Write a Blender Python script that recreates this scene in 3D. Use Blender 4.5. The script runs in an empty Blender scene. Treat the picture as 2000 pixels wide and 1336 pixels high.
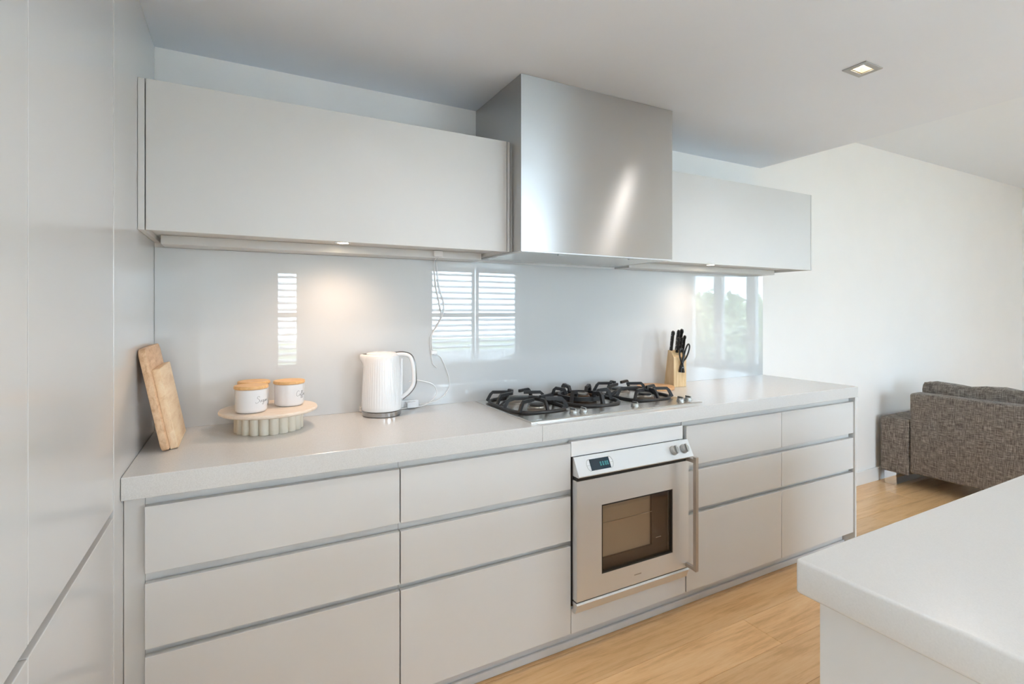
import bpy, bmesh, math, random
from mathutils import Vector, Matrix
random.seed(7)
S = bpy.context.scene
COL = S.collection
PI = math.pi
sin, cos = math.sin, math.cos

# ------------------------------------------------------------------ camera
F_PX, YAW, HORIZON, CAM_D, CAM_H = 996.158, 0.4902, 606.252, 2.2188, 1.3496
cam_d = bpy.data.cameras.new('camera')
cam_d.sensor_fit = 'HORIZONTAL'; cam_d.sensor_width = 36.0
cam_d.lens = 36.0 * F_PX / 2000.0
cam_d.shift_y = (HORIZON - 668.0) / 2000.0
cam_d.clip_start = 0.02
cam = bpy.data.objects.new('camera', cam_d); COL.objects.link(cam)
cam.location = (0, -CAM_D, CAM_H)
cam.rotation_euler = (PI / 2, 0, -YAW)
S.camera = cam

# ------------------------------------------------------------------ sky, light, exposure
SKY_STRENGTH = 12.5
DOWNLIGHT_W = 7.5
world = bpy.data.worlds.new('overcast_sky'); S.world = world
world.use_nodes = True
wn = world.node_tree
wn.nodes['Background'].inputs[0].default_value = (0.685, 0.83, 1.0, 1)
wn.nodes['Background'].inputs[1].default_value = SKY_STRENGTH
S.view_settings.view_transform = 'Standard'
S.view_settings.look = 'None'
S.view_settings.gamma = 1.0
S.view_settings.use_curve_mapping = False
S.view_settings.exposure = 1.56
S.cycles.use_denoising = True
S.cycles.use_adaptive_sampling = True
S.cycles.adaptive_threshold = 0.02
S.cycles.max_bounces = 11
S.cycles.diffuse_bounces = 8
S.cycles.glossy_bounces = 5
S.cycles.transmission_bounces = 8
S.cycles.transparent_max_bounces = 8
S.cycles.caustics_reflective = False
S.cycles.caustics_refractive = False
S.cycles.sample_clamp_indirect = 6.0
S.cycles.blur_glossy = 0.5

# room measures (metres): back wall y = 0, room towards -y, tall cupboards at x = XL
XL, XR = -0.27, 3.083          # worktop ends
CT, CB = 0.92, 0.86            # worktop top, underside
CD = 0.597                     # worktop depth
HC, HU = 2.296, 2.641          # kitchen ceiling, living ceiling
XB = 3.06                      # edge of the lowered kitchen ceiling
XE, YF = 7.3, -4.6             # end wall (glazing), wall behind the camera (shutters)
XW = -0.87                     # wall behind the tall cupboards

def portal(name, loc, rot, sx, sy):
    l = bpy.data.lights.new(name, 'AREA'); l.shape = 'RECTANGLE'; l.size = sx; l.size_y = sy
    l.cycles.is_portal = True
    o = bpy.data.objects.new(name, l); COL.objects.link(o)
    o.location = loc; o.rotation_euler = rot
    return o
# portals guide the sky's own light through the glazing, added left doors included
portal('sky_portal_end', (XE + 0.12, -3.72, 1.28), (0, PI / 2, 0), 2.6, 1.65)
portal('sky_portal_left', (XW - .14, -4.175, 1.12), (0, -PI / 2, 0), 2.2, .7)
portal('sky_portal_front', (3.035, YF - 0.16, 1.22), (PI / 2, 0, 0), 1.5, 1.6)
portal('sky_portal_narrow', (0.516, YF - 0.16, 1.23), (PI / 2, 0, 0), 0.4, 1.4)

# ------------------------------------------------------------------ materials
def mat(name, color, rough=0.5, metal=0.0, coat=0.0, coat_rough=0.05, ior=1.5, spec=0.5, aniso=0.0, emit=None, estr=0, trans=0.0, sheen=0.0):
    m = bpy.data.materials.new(name); m.use_nodes = True
    b = m.node_tree.nodes['Principled BSDF']
    b.inputs['Base Color'].default_value = (*color, 1)
    b.inputs['Roughness'].default_value = rough
    b.inputs['Metallic'].default_value = metal
    b.inputs['Coat Weight'].default_value = coat
    b.inputs['Coat Roughness'].default_value = coat_rough
    b.inputs['IOR'].default_value = ior
    b.inputs['Specular IOR Level'].default_value = spec
    b.inputs['Anisotropic'].default_value = aniso
    b.inputs['Transmission Weight'].default_value = trans
    b.inputs['Sheen Weight'].default_value = sheen
    if emit:
        b.inputs['Emission Color'].default_value = (*emit, 1)
        b.inputs['Emission Strength'].default_value = estr
    return m

def nodes(m):
    nt = m.node_tree
    return nt, nt.nodes, nt.links, nt.nodes['Principled BSDF']

def ramp_color(m, fac_socket, stops):
    nt, N, L, b = nodes(m)
    r = N.new('ShaderNodeValToRGB')
    while len(r.color_ramp.elements) < len(stops): r.color_ramp.elements.new(0.5)
    for e, (p, c) in zip(r.color_ramp.elements, stops):
        e.position = p; e.color = (*c, 1)
    L.new(fac_socket, r.inputs[0])
    return r.outputs[0]

def coords(m, scale, kind='Object', rnd=0.0):
    nt, N, L, b = nodes(m)
    tc = N.new('ShaderNodeTexCoord'); mp = N.new('ShaderNodeMapping')
    mp.inputs['Scale'].default_value = scale
    if kind == 'World':
        g = N.new('ShaderNodeNewGeometry'); src = g.outputs['Position']
    else:
        src = tc.outputs[kind]
    if rnd:
        oi = N.new('ShaderNodeObjectInfo'); mu = N.new('ShaderNodeMath'); mu.operation = 'MULTIPLY'
        mu.inputs[1].default_value = rnd
        L.new(oi.outputs['Random'], mu.inputs[0])
        va = N.new('ShaderNodeVectorMath'); va.operation = 'ADD'
        L.new(src, va.inputs[0]); L.new(mu.outputs[0], va.inputs[1]); src = va.outputs[0]
    L.new(src, mp.inputs[0])
    return mp.outputs[0]

def noise(m, vec, scale, detail=3, rough=0.55, dist=0.0):
    nt, N, L, b = nodes(m)
    n = N.new('ShaderNodeTexNoise'); n.inputs['Scale'].default_value = scale
    n.inputs['Detail'].default_value = detail; n.inputs['Roughness'].default_value = rough
    n.inputs['Distortion'].default_value = dist
    L.new(vec, n.inputs['Vector'])
    return n.outputs['Fac']

def bump(m, h, strength, dist=0.001):
    nt, N, L, b = nodes(m)
    bp = N.new('ShaderNodeBump'); bp.inputs['Strength'].default_value = strength; bp.inputs['Distance'].default_value = dist
    L.new(h, bp.inputs['Height']); L.new(bp.outputs[0], b.inputs['Normal'])

def vary(m, base, amt, scale=(1, 1, 1), nscale=5.0, bump_s=0.0):
    """a barely uneven tone so that no surface is perfectly flat"""
    nt, N, L, b = nodes(m)
    v = coords(m, scale, 'World'); f = noise(m, v, nscale, 4)
    c = ramp_color(m, f, [(0.3, tuple(x * (1 - amt) for x in base)), (0.7, tuple(min(1, x * (1 + amt)) for x in base))])
    L.new(c, b.inputs['Base Color'])
    if bump_s: bump(m, f, bump_s)

def wood(name, dark, mid, light, axis_scale, nscale=6.0, rough=0.45, coat=0.0, rnd=3.0, tint=0.0):
    m = mat(name, mid, rough, coat=coat, coat_rough=0.2)
    nt, N, L, b = nodes(m)
    v = coords(m, axis_scale, 'World', rnd=rnd)
    f1 = noise(m, v, nscale, 6, 0.6, 0.6)
    v2 = coords(m, tuple(a * 3 for a in axis_scale), 'World', rnd=rnd)
    f2 = noise(m, v2, nscale * 2.2, 3, 0.6)
    mx = N.new('ShaderNodeMath'); mx.operation = 'MULTIPLY_ADD'
    L.new(f2, mx.inputs[0]); mx.inputs[1].default_value = 0.35; 
    sub = N.new('ShaderNodeMath'); sub.operation = 'SUBTRACT'; L.new(f1, sub.inputs[0]); sub.inputs[1].default_value = 0.175
    L.new(sub.outputs[0], mx.inputs[2])
    c = ramp_color(m, mx.outputs[0], [(0.25, dark), (0.5, mid), (0.75, light)])
    if tint:
        oi = N.new('ShaderNodeObjectInfo')
        hs = N.new('ShaderNodeHueSaturation')
        mr = N.new('ShaderNodeMapRange'); mr.inputs['To Min'].default_value = 1 - tint; mr.inputs['To Max'].default_value = 1 + tint
        L.new(oi.outputs['Random'], mr.inputs['Value']); L.new(mr.outputs[0], hs.inputs['Value'])
        L.new(c, hs.inputs['Color']); c = hs.outputs[0]
    L.new(c, b.inputs['Base Color'])
    bump(m, mx.outputs[0], 0.08)
    return m

M = {}
M['wall'] = mat('wall_paint', (0.88, 0.87, 0.86), 0.6, spec=0.3); vary(M['wall'], (0.88, 0.87, 0.86), 0.01, nscale=3)
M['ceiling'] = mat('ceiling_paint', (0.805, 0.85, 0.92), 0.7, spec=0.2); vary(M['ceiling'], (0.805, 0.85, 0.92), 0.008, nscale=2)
M['ceiling_brightened'] = mat('ceiling_paint_brightened', (0.835, 0.875, 0.93), 0.7, spec=0.2)  # whiter copy of the ceiling colour, standing in for stronger light there
M['trim'] = mat('trim_paint', (0.82, 0.82, 0.82), 0.35)
M['lacquer'] = mat('cupboard_lacquer', (0.64, 0.637, 0.63), 0.36, spec=0.4); vary(M['lacquer'], (0.64, 0.637, 0.63), 0.008, nscale=4)
M['tall'] = mat('tall_cupboard_lacquer', (0.63, 0.63, 0.625), 0.2, coat=0.25, coat_rough=0.12)
M['rail'] = mat('rail_grey', (0.66, 0.65, 0.635), 0.35)
M['kick'] = mat('kickboard_grey', (0.60, 0.60, 0.605), 0.35, spec=0.5)
M['dark_gap'] = mat('shadow_gap', (0.10, 0.09, 0.08), 0.8)
M['edge_wood'] = mat('channel_brown', (0.26, 0.20, 0.14), 0.5)
M['quartz'] = mat('quartz_worktop', (0.68, 0.66, 0.63), 0.2, spec=0.38)
def quartz():
    m = M['quartz']; nt, N, L, b = nodes(m)
    v = coords(m, (1, 1, 1), 'World'); f = noise(m, v, 420, 2, 0.7)
    c = ramp_color(m, f, [(0.32, (0.575, 0.57, 0.56)), (0.5, (0.625, 0.622, 0.612)), (0.72, (0.67, 0.668, 0.66))])
    L.new(c, b.inputs['Base Color'])
quartz()
M['island_quartz'] = mat('island_quartz', (0.66, 0.66, 0.655), 0.25, spec=0.4)
vary(M['island_quartz'], (0.66, 0.66, 0.655), 0.03, nscale=420)
M['splash'] = mat('back_painted_glass', (0.60, 0.615, 0.625), 0.35, coat=1.0, coat_rough=0.0, ior=1.5, spec=0.2)
M['splash'].node_tree.nodes['Principled BSDF'].inputs['Coat IOR'].default_value = 1.52
M['glass_edge'] = mat('glass_edge', (0.55, 0.62, 0.60), 0.1)
def steel(name, color, rough, aniso, scale):
    m = mat(name, color, rough, 1.0, aniso=aniso)
    nt, N, L, b = nodes(m)
    v = coords(m, scale, 'World'); f = noise(m, v, 40, 3, 0.6)
    mr = N.new('ShaderNodeMapRange'); mr.inputs['To Min'].default_value = rough - 0.008; mr.inputs['To Max'].default_value = rough + 0.008
    L.new(f, mr.inputs['Value']); L.new(mr.outputs[0], b.inputs['Roughness'])
    if aniso:
        b.inputs['Anisotropic Rotation'].default_value = 0.25
        tg = N.new('ShaderNodeTangent'); tg.direction_type = 'RADIAL'; tg.axis = 'Z'
        L.new(tg.outputs[0], b.inputs['Tangent'])
    return m
M['steel'] = steel('brushed_steel', (0.53, 0.525, 0.52), 0.28, 0.95, (1, 1, 30))
M['oven_steel'] = steel('oven_steel', (0.72, 0.735, 0.75), 0.38, 0.0, (1, 1, 30)); M['oven_steel'].node_tree.nodes['Principled BSDF'].inputs['Metallic'].default_value = 0.72
M['hob_steel'] = steel('cooktop_steel', (0.68, 0.66, 0.63), 0.27, 0.0, (1, 30, 1))
M['knob_steel'] = mat('knob_steel', (0.42, 0.42, 0.41), 0.32, 1.0)
M['handle_steel'] = mat('handle_steel', (0.48, 0.44, 0.40), 0.38, 1.0)
M['chrome'] = mat('chrome', (0.805, 0.85, 0.92), 0.06, 1.0)
M['dark_chrome'] = mat('kettle_chrome', (0.42, 0.42, 0.43), 0.12, 1.0)
M['iron'] = mat('cast_iron', (0.018, 0.018, 0.020), 0.42, spec=0.5)
M['burner_brown'] = mat('burner_bronze', (0.10, 0.055, 0.03), 0.4, 0.6)
M['brass'] = mat('burner_alloy', (0.36, 0.32, 0.28), 0.3, 1.0)
M['black'] = mat('black_plastic', (0.012, 0.012, 0.012), 0.32)
M['oven_dark'] = mat('oven_cavity', (0.10, 0.065, 0.05), 0.45)
M['oven_back'] = mat('oven_back_enamel', (0.42, 0.33, 0.245), 0.4, spec=0.5)
M['display'] = mat('display_glass', (0.012, 0.03, 0.05), 0.08)
M['digit'] = mat('display_digits', (0.05, 0.3, 0.32), 0.4, emit=(0.12, 0.55, 0.6), estr=0.10)
M['white_plastic'] = mat('white_plastic', (0.82, 0.82, 0.83), 0.18, coat=0.4, coat_rough=0.05)
M['ceramic'] = mat('white_ceramic', (0.78, 0.78, 0.80), 0.22, coat=0.3, coat_rough=0.1)
M['ink'] = mat('lettering_ink', (0.13, 0.13, 0.14), 0.5)
M['stand'] = wood('pale_beech', (0.68, 0.56, 0.45), (0.76, 0.65, 0.54), (0.80, 0.70, 0.60), (2, 20, 2), 5)
M['stand_base'] = mat('stand_base_cream', (0.73, 0.675, 0.575), 0.5)
M['lid'] = wood('bamboo_lid', (0.60, 0.33, 0.13), (0.74, 0.45, 0.20), (0.80, 0.53, 0.27), (3, 26, 3), 6)
M['board'] = wood('chopping_board_wood', (0.50, 0.28, 0.15), (0.70, 0.46, 0.28), (0.80, 0.58, 0.38), (16, 2.2, 9), 4.5, rough=0.5)
M['board_pale'] = wood('pale_board_wood', (0.66, 0.45, 0.27), (0.79, 0.60, 0.40), (0.85, 0.70, 0.50), (16, 1.2, 9), 4, rough=0.5)
M['serving'] = wood('serving_board_wood', (0.55, 0.28, 0.11), (0.70, 0.40, 0.19), (0.76, 0.48, 0.26), (3, 16, 3), 5)
M['block'] = wood('knife_block_wood', (0.55, 0.36, 0.18), (0.72, 0.51, 0.28), (0.80, 0.61, 0.38), (14, 14, 1.2), 5)
M['oak'] = wood('oak_plank', (0.62, 0.35, 0.15), (0.81, 0.50, 0.24), (0.87, 0.585, 0.32), (0.9, 11, 1), 3.2, rough=0.32, coat=0.15, rnd=9.0, tint=0.10)
M['oak_under'] = mat('floor_joint', (0.22, 0.13, 0.06), 0.8)
def tweed():
    m = mat('tweed_upholstery', (0.2, 0.17, 0.15), 0.95, spec=0.1, sheen=0.15)
    nt, N, L, b = nodes(m)
    f1 = noise(m, coords(m, (25, 150, 12), 'World'), 1.6, 3, 0.65)
    f2 = noise(m, coords(m, (25, 12, 150), 'World'), 1.6, 3, 0.65)
    a = N.new('ShaderNodeMath'); a.operation = 'ADD'; L.new(f1, a.inputs[0]); L.new(f2, a.inputs[1])
    h = N.new('ShaderNodeMath'); h.operation = 'MULTIPLY'; h.inputs[1].default_value = 0.5; L.new(a.outputs[0], h.inputs[0])
    c = ramp_color(m, h.outputs[0], [(0.38, (0.075, 0.058, 0.048)), (0.5, (0.185, 0.155, 0.132)), (0.62, (0.36, 0.315, 0.275))])
    L.new(c, b.inputs['Base Color']); bump(m, h.outputs[0], 0.4, 0.003)
    return m
M['tweed'] = tweed()
M['lamp_white'] = mat('lamp_reflector', (0.80, 0.70, 0.48), 0.3)
M['lamp_gold'] = mat('lamp_holder', (0.30, 0.19, 0.05), 0.35, 0.5)
M['lamp_glow'] = mat('lamp_glow', (1, 0.95, 0.85), 0.5, emit=(1.0, 0.93, 0.80), estr=3.5)
M['lamp_frame'] = mat('lamp_frame', (0.42, 0.42, 0.42), 0.4, 0.3)
M['warm_glow'] = mat('warm_lamp_glow', (1, 0.85, 0.65), 0.5, emit=(1.0, 0.80, 0.55), estr=20)
M['shutter'] = mat('shutter_paint', (0.80, 0.81, 0.82), 0.4)
def thin_glass(name, tint):
    m = bpy.data.materials.new(name); m.use_nodes = True
    nt = m.node_tree; N, L = nt.nodes, nt.links
    N.remove(N['Principled BSDF'])
    tr = N.new('ShaderNodeBsdfTransparent'); tr.inputs[0].default_value = (*tint, 1)
    gl = N.new('ShaderNodeBsdfGlossy'); gl.inputs['Roughness'].default_value = 0.0
    lw = N.new('ShaderNodeLayerWeight')                # Schlick: the same from both faces of the pane
    pw = N.new('ShaderNodeMath'); pw.operation = 'POWER'; pw.inputs[1].default_value = 5.0
    fr = N.new('ShaderNodeMath'); fr.operation = 'MULTIPLY_ADD'; fr.inputs[1].default_value = 0.96; fr.inputs[2].default_value = 0.04
    L.new(lw.outputs['Facing'], pw.inputs[0]); L.new(pw.outputs[0], fr.inputs[0])
    mx = N.new('ShaderNodeMixShader')
    L.new(fr.outputs[0], mx.inputs[0]); L.new(tr.outputs[0], mx.inputs[1]); L.new(gl.outputs[0], mx.inputs[2])
    L.new(mx.outputs[0], N['Material Output'].inputs[0])
    return m
M['pane'] = thin_glass('window_glass', (0.95, 0.97, 0.96))
M['dimming_pane'] = thin_glass('dimming_window_glass', (0.60, 0.615, 0.61))  # tint added to cut the skylight coming through the end doors
M['leaf'] = mat('foliage', (0.44, 0.50, 0.27), 0.6); vary(M['leaf'], (0.46, 0.51, 0.28), 0.3, nscale=3)
M['bark'] = mat('bark', (0.12, 0.09, 0.06), 0.9)
M['paving'] = mat('bounce_paving', (0.72, 0.715, 0.70), 0.8)  # pale so the added paving throws skylight up into the room
M['paving_dark'] = mat('dim_bounce_paving', (0.38, 0.38, 0.38), 0.8)  # darker so the added left paving throws less light at the ceiling
M['lawn'] = mat('lawn_grass', (0.16, 0.20, 0.08), 0.9); vary(M['lawn'], (0.20, 0.22, 0.12), 0.2, nscale=2)

# ------------------------------------------------------------------ mesh helpers
def box_bm(bm, x0, x1, y0, y1, z0, z1, bev=0.0, seg=2):
    x0, x1 = min(x0, x1), max(x0, x1); y0, y1 = min(y0, y1), max(y0, y1); z0, z1 = min(z0, z1), max(z0, z1)
    r = bmesh.ops.create_cube(bm, size=1.0, matrix=Matrix.Translation(((x0 + x1) / 2, (y0 + y1) / 2, (z0 + z1) / 2)) @ Matrix.Diagonal((x1 - x0, y1 - y0, z1 - z0, 1)))
    if bev > 0:
        ed = list({e for v in r['verts'] for e in v.link_edges})
        bmesh.ops.bevel(bm, geom=ed, offset=bev, segments=seg, profile=0.5, affect='EDGES', clamp_overlap=True)
    return r

def B(*boxes, bev=0.0, seg=2):
    bm = bmesh.new()
    for b in boxes: box_bm(bm, *b, bev=bev, seg=seg)
    return bm

def lathe(profile, cx, cy, seg=40, rad_mod=None):
    """profile: list of (r, z); rad_mod(angle, r, z) -> r"""
    bm = bmesh.new(); rings = []
    for r, z in profile:
        if r < 1e-6:
            rings.append([bm.verts.new((cx, cy, z))]); continue
        ring = []
        for k in range(seg):
            a = 2 * PI * k / seg
            rr = rad_mod(a, r, z) if rad_mod else r
            ring.append(bm.verts.new((cx + rr * cos(a), cy + rr * sin(a), z)))
        rings.append(ring)
    for a, b in zip(rings, rings[1:]):
        if len(a) == 1 and len(b) == 1: continue
        for k in range(seg):
            k2 = (k + 1) % seg
            if len(a) == 1: bm.faces.new((a[0], b[k2], b[k]))
            elif len(b) == 1: bm.faces.new((a[k], a[k2], b[0]))
            else: bm.faces.new((a[k], a[k2], b[k2], b[k]))
    bmesh.ops.recalc_face_normals(bm, faces=bm.faces)
    return bm

def smooth_path(pts, n=6, closed=False):
    P = [Vector(p) for p in pts]; out = []
    m = len(P)
    rng = range(m) if closed else range(m - 1)
    for i in rng:
        p0 = P[(i - 1) % m] if closed or i > 0 else P[0]
        p1, p2 = P[i], P[(i + 1) % m]
        p3 = P[(i + 2) % m] if closed or i + 2 < m else P[-1]
        for k in range(n):
            t = k / n
            out.append(0.5 * ((2 * p1) + (-p0 + p2) * t + (2 * p0 - 5 * p1 + 4 * p2 - p3) * t * t + (-p0 + 3 * p1 - 3 * p2 + p3) * t ** 3))
    if not closed: out.append(P[-1])
    return out

def tube(bm, pts, r, seg=8, closed=False, flat=1.0, up=None):
    """sweep a (flattened) circle along pts; r is a number or a list"""
    P = [Vector(p) for p in pts]; n = len(P); rings = []
    prev = None
    for i, p in enumerate(P):
        if closed: t = P[(i + 1) % n] - P[(i - 1) % n]
        else: t = P[min(i + 1, n - 1)] - P[max(i - 1, 0)]
        t.normalize()
        if up is not None: a = Vector(up)
        else: a = prev if prev is not None else (Vector((0, 0, 1)) if abs(t.z) < 0.9 else Vector((1, 0, 0)))
        a = a - t * a.dot(t)
        if a.length < 1e-5: a = t.orthogonal()
        a.normalize(); b = t.cross(a); prev = a
        rr = r[i] if isinstance(r, (list, tuple)) else r
        rings.append([bm.verts.new(p + a * (rr * cos(2 * PI * k / seg)) + b * (rr * flat * sin(2 * PI * k / seg))) for k in range(seg)])
    for i in range(n if closed else n - 1):
        a, b = rings[i], rings[(i + 1) % n]
        for k in range(seg):
            bm.faces.new((a[k], a[(k + 1) % seg], b[(k + 1) % seg], b[k]))
    if not closed:
        bm.faces.new(rings[0][::-1]); bm.faces.new(rings[-1])
    return bm

def bar(bm, pts, w, h, up=(0, 0, 1)):
    """sweep a w x h rectangle along an open polyline (mitre-free, square ends)"""
    P = [Vector(p) for p in pts]; n = len(P); rings = []
    for i, p in enumerate(P):
        t = P[min(i + 1, n - 1)] - P[max(i - 1, 0)]; t.normalize()
        a = Vector(up); a = a - t * a.dot(t)
        if a.length < 1e-4: a = t.orthogonal()
        a.normalize(); b = t.cross(a)
        rings.append([bm.verts.new(p + a * (sa * h / 2) + b * (sb * w / 2)) for sa, sb in ((1, 1), (1, -1), (-1, -1), (-1, 1))])
    for a, b in zip(rings, rings[1:]):
        for k in range(4): bm.faces.new((a[k], a[(k + 1) % 4], b[(k + 1) % 4], b[k]))
    bm.faces.new(rings[0][::-1]); bm.faces.new(rings[-1])
    return bm

def prism(poly, f, bev=0.0):
    """poly: list of (a, b); f(a, b, end) -> xyz for end 0 / 1"""
    bm = bmesh.new()
    A = [bm.verts.new(f(a, b, 0)) for a, b in poly]; C = [bm.verts.new(f(a, b, 1)) for a, b in poly]
    bm.faces.new(A); bm.faces.new(C[::-1])
    n = len(poly)
    for k in range(n): bm.faces.new((A[k], C[k], C[(k + 1) % n], A[(k + 1) % n]))
    bmesh.ops.recalc_face_normals(bm, faces=bm.faces)
    if bev: bmesh.ops.bevel(bm, geom=list(bm.edges), offset=bev, segments=2, profile=0.5, affect='EDGES', clamp_overlap=True)
    return bm

def rounded_rect(a0, a1, b0, b1, r, n=5):
    out = []
    for ca, cb, s in ((a1 - r, b1 - r, 0), (a0 + r, b1 - r, 1), (a0 + r, b0 + r, 2), (a1 - r, b0 + r, 3)):
        for k in range(n + 1):
            t = (s + k / n) * PI / 2
            out.append((ca + r * cos(t), cb + r * sin(t)))
    return out

def slab(fn, us, vs, t0, t1, holes):
    """a wall or ceiling slab with rectangular holes; fn(u, v, t) -> xyz"""
    U = sorted(set(us + [h[0] for h in holes] + [h[1] for h in holes])); V = sorted(set(vs + [h[2] for h in holes] + [h[3] for h in holes]))
    def solid(i, j):
        if i < 0 or j < 0 or i >= len(U) - 1 or j >= len(V) - 1: return False
        cu, cv = (U[i] + U[i + 1]) / 2, (V[j] + V[j + 1]) / 2
        return not any(h[0] < cu < h[1] and h[2] < cv < h[3] for h in holes)
    bm = bmesh.new(); cache = {}
    def vert(i, j, k):
        if (i, j, k) not in cache: cache[(i, j, k)] = bm.verts.new(fn(U[i], V[j], (t0, t1)[k]))
        return cache[(i, j, k)]
    for i in range(len(U) - 1):
        for j in range(len(V) - 1):
            if not solid(i, j): continue
            for k in (0, 1): bm.faces.new([vert(*q, k) for q in ((i, j), (i + 1, j), (i + 1, j + 1), (i, j + 1))])
            for (di, dj), (p, q) in (((-1, 0), ((i, j), (i, j + 1))), ((1, 0), ((i + 1, j), (i + 1, j + 1))), ((0, -1), ((i, j), (i + 1, j))), ((0, 1), ((i, j + 1), (i + 1, j + 1)))):
                if not solid(i + di, j + dj):
                    bm.faces.new((vert(*p, 0), vert(*q, 0), vert(*q, 1), vert(*p, 1)))
    bmesh.ops.recalc_face_normals(bm, faces=bm.faces)
    return bm

def obj(name, bm, material, parent=None, smooth=None):
    """link a bmesh built in world coordinates as ONE mesh object (child of parent when given)"""
    me = bpy.data.meshes.new(name); bm.to_mesh(me); bm.free()
    for p in me.polygons: p.use_smooth = smooth is not None
    if smooth is not None: me.set_sharp_from_angle(angle=math.radians(smooth))
    me.materials.append(M[material])
    o = bpy.data.objects.new(name, me); COL.objects.link(o)
    if parent is not None:
        w = parent.location if parent.parent is None else parent.location + parent.parent.location
        me.transform(Matrix.Translation(-Vector(w)))
        o.parent = parent
    return o

def origin(o, p):
    """move a top-level mesh's origin to p without moving its surface"""
    o.data.transform(Matrix.Translation(-Vector(p))); o.location = p
    return o

def tag(o, label, cat, group=None):
    o['label'] = label; o['category'] = cat
    if group: o['group'] = group
    return o

def thing(name, label, cat, loc, group=None):
    o = bpy.data.objects.new(name, None); COL.objects.link(o); o.empty_display_size = 0.05
    o.location = loc
    return tag(o, label, cat, group)

def struct(name, bm, material, label=None, smooth=None):
    o = obj(name, bm, material, smooth=smooth); o['kind'] = 'structure'
    if label: o['label'] = label
    return o

# ================================================================== ROOM SHELL
DOWNLIGHTS = [(2.152, -1.102), (0.60, -1.102), (0.60, -2.75)]  # first is in view; the others are added to brighten the room
LAMP_HX, LAMP_HY = 0.038, 0.024

floor = struct('floor', B((XW, XE + .3, YF - .3, .1, -.12, -.016)), 'oak_under', 'honey oak floorboards running along the kitchen')
struct('wall_back', B((XW - .1, XE + .1, 0, .12, -.12, 2.9)), 'wall', 'plain white back wall behind the cupboards and sofa')
struct('wall_left', slab(lambda u, v, t: (t, u, v), [YF - .1, 0], [-.12, 2.9], XW - .12, XW, [(-4.5, -3.85, .04, 2.2)]), 'wall', 'white wall behind the tall cupboards')
struct('wall_front', slab(lambda u, v, t: (u, t, v), [XW - .1, XE + .1], [-.12, 2.9], YF - .14, YF,
       [(2.30, 3.77, .46, 1.985), (.338, .694, .58, 1.885)]), 'wall', 'white wall opposite the worktop with shuttered windows')
PANES = [(-4.48, -4.0), (-3.84, -3.35), (-3.19, -3.00)]
struct('wall_right', slab(lambda u, v, t: (t, u, v), [YF - .14, .1], [-.12, 2.9], XE, XE + .1,
       [(-4.5, -2.93, .04, 2.52)]), 'wall', 'white end wall around the glazed doors')
struct('ceiling', slab(lambda u, v, t: (u, v, t), [XW, XB], [YF, 0], HC, 2.9,
       [(x - LAMP_HX, x + LAMP_HX, y - LAMP_HY, y + LAMP_HY) for x, y in DOWNLIGHTS]), 'ceiling', 'lowered flat grey white ceiling over the kitchen')
struct('ceiling.001', B((XB, XE + .1, YF, 0, HU, 2.9)), 'ceiling_brightened', 'higher white ceiling over the sofa')
struct('baseboard_back', B((XR + .002, XE, -.014, 0, 0, .105), bev=.003), 'trim', 'low white skirting board beside the sofa')

# floorboards: one object each, sharing a few meshes
PW, PL = 0.182, 1.98
plank_mesh = {}
def plank(x0, x1, y0):
    key = round(x1 - x0, 3)
    if key not in plank_mesh:
        bm = B((0, x1 - x0 - .0012, 0, PW - .0014, -.016, 0), bev=.0012, seg=1)
        me = bpy.data.meshes.new('plank'); bm.to_mesh(me); bm.free(); me.materials.append(M['oak']); plank_mesh[key] = me
    o = bpy.data.objects.new('plank', plank_mesh[key]); COL.objects.link(o)
    o.parent = floor; o.location = (x0, y0, 0)
row = 0; y = -PW
while y > YF - .05:
    off = (0.0, 1.17, .55, 1.62, .83)[row % 5]; x = XW - PL + off
    while x < XE:
        a, b = max(x, XW), min(x + PL, XE)
        if b - a > .05: plank(a, b, y)
        x += PL
    y -= PW; row += 1

# ------------------------------------------------------------------ shuttered windows on the wall behind the camera
def shutter_window(name, x0, x1, z0, z1, splits, label):
    r = bpy.data.objects.new(name, None); COL.objects.link(r); r.location = ((x0 + x1) / 2, YF, z0)
    r['kind'] = 'structure'; r['label'] = label
    fr = .03
    obj('window_frame', B((x0, x0 + fr, YF - .06, YF + .012, z0, z1), (x1 - fr, x1, YF - .06, YF + .012, z0, z1),
        (x0 + fr, x1 - fr, YF - .06, YF + .012, z1 - fr, z1), (x0 + fr, x1 - fr, YF - .06, YF + .012, z0, z0 + fr)), 'shutter', r)
    obj('pane', B((x0 + .005, x1 - .005, YF - .13, YF - .126, z0 + .005, z1 - .005)), 'pane', r)
    louvre = None
    for a, b in splits:
        st = .045; zm = (z0 + z1) / 2 + .06
        sh = obj('shutter', B((a, a + st, YF - .045, YF - .015, z0 + fr, z1 - fr), (b - st, b, YF - .045, YF - .015, z0 + fr, z1 - fr),
            (a + st, b - st, YF - .045, YF - .015, z1 - fr - .055, z1 - fr), (a + st, b - st, YF - .045, YF - .015, z0 + fr, z0 + fr + .075),
            (a + st, b - st, YF - .045, YF - .015, zm - .03, zm + .03)), 'shutter', r)
        for lo, hi in ((z0 + fr + .075, zm - .03), (zm + .03, z1 - fr - .055)):
            n = max(1, int((hi - lo) / .076)); p = (hi - lo) / n
            for k in range(n):
                zc = lo + p * (k + .5); t = math.radians(20); hw = .041
                dy, dz = hw * cos(t), hw * sin(t)
                bm = bmesh.new()
                bar(bm, [(a + st + .002, YF - .03, zc), (b - st - .002, YF - .03, zc)], 2 * hw, .009, up=(0, sin(t), cos(t)))
                obj('louvre', bm, 'shutter', sh)
    return r
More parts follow.
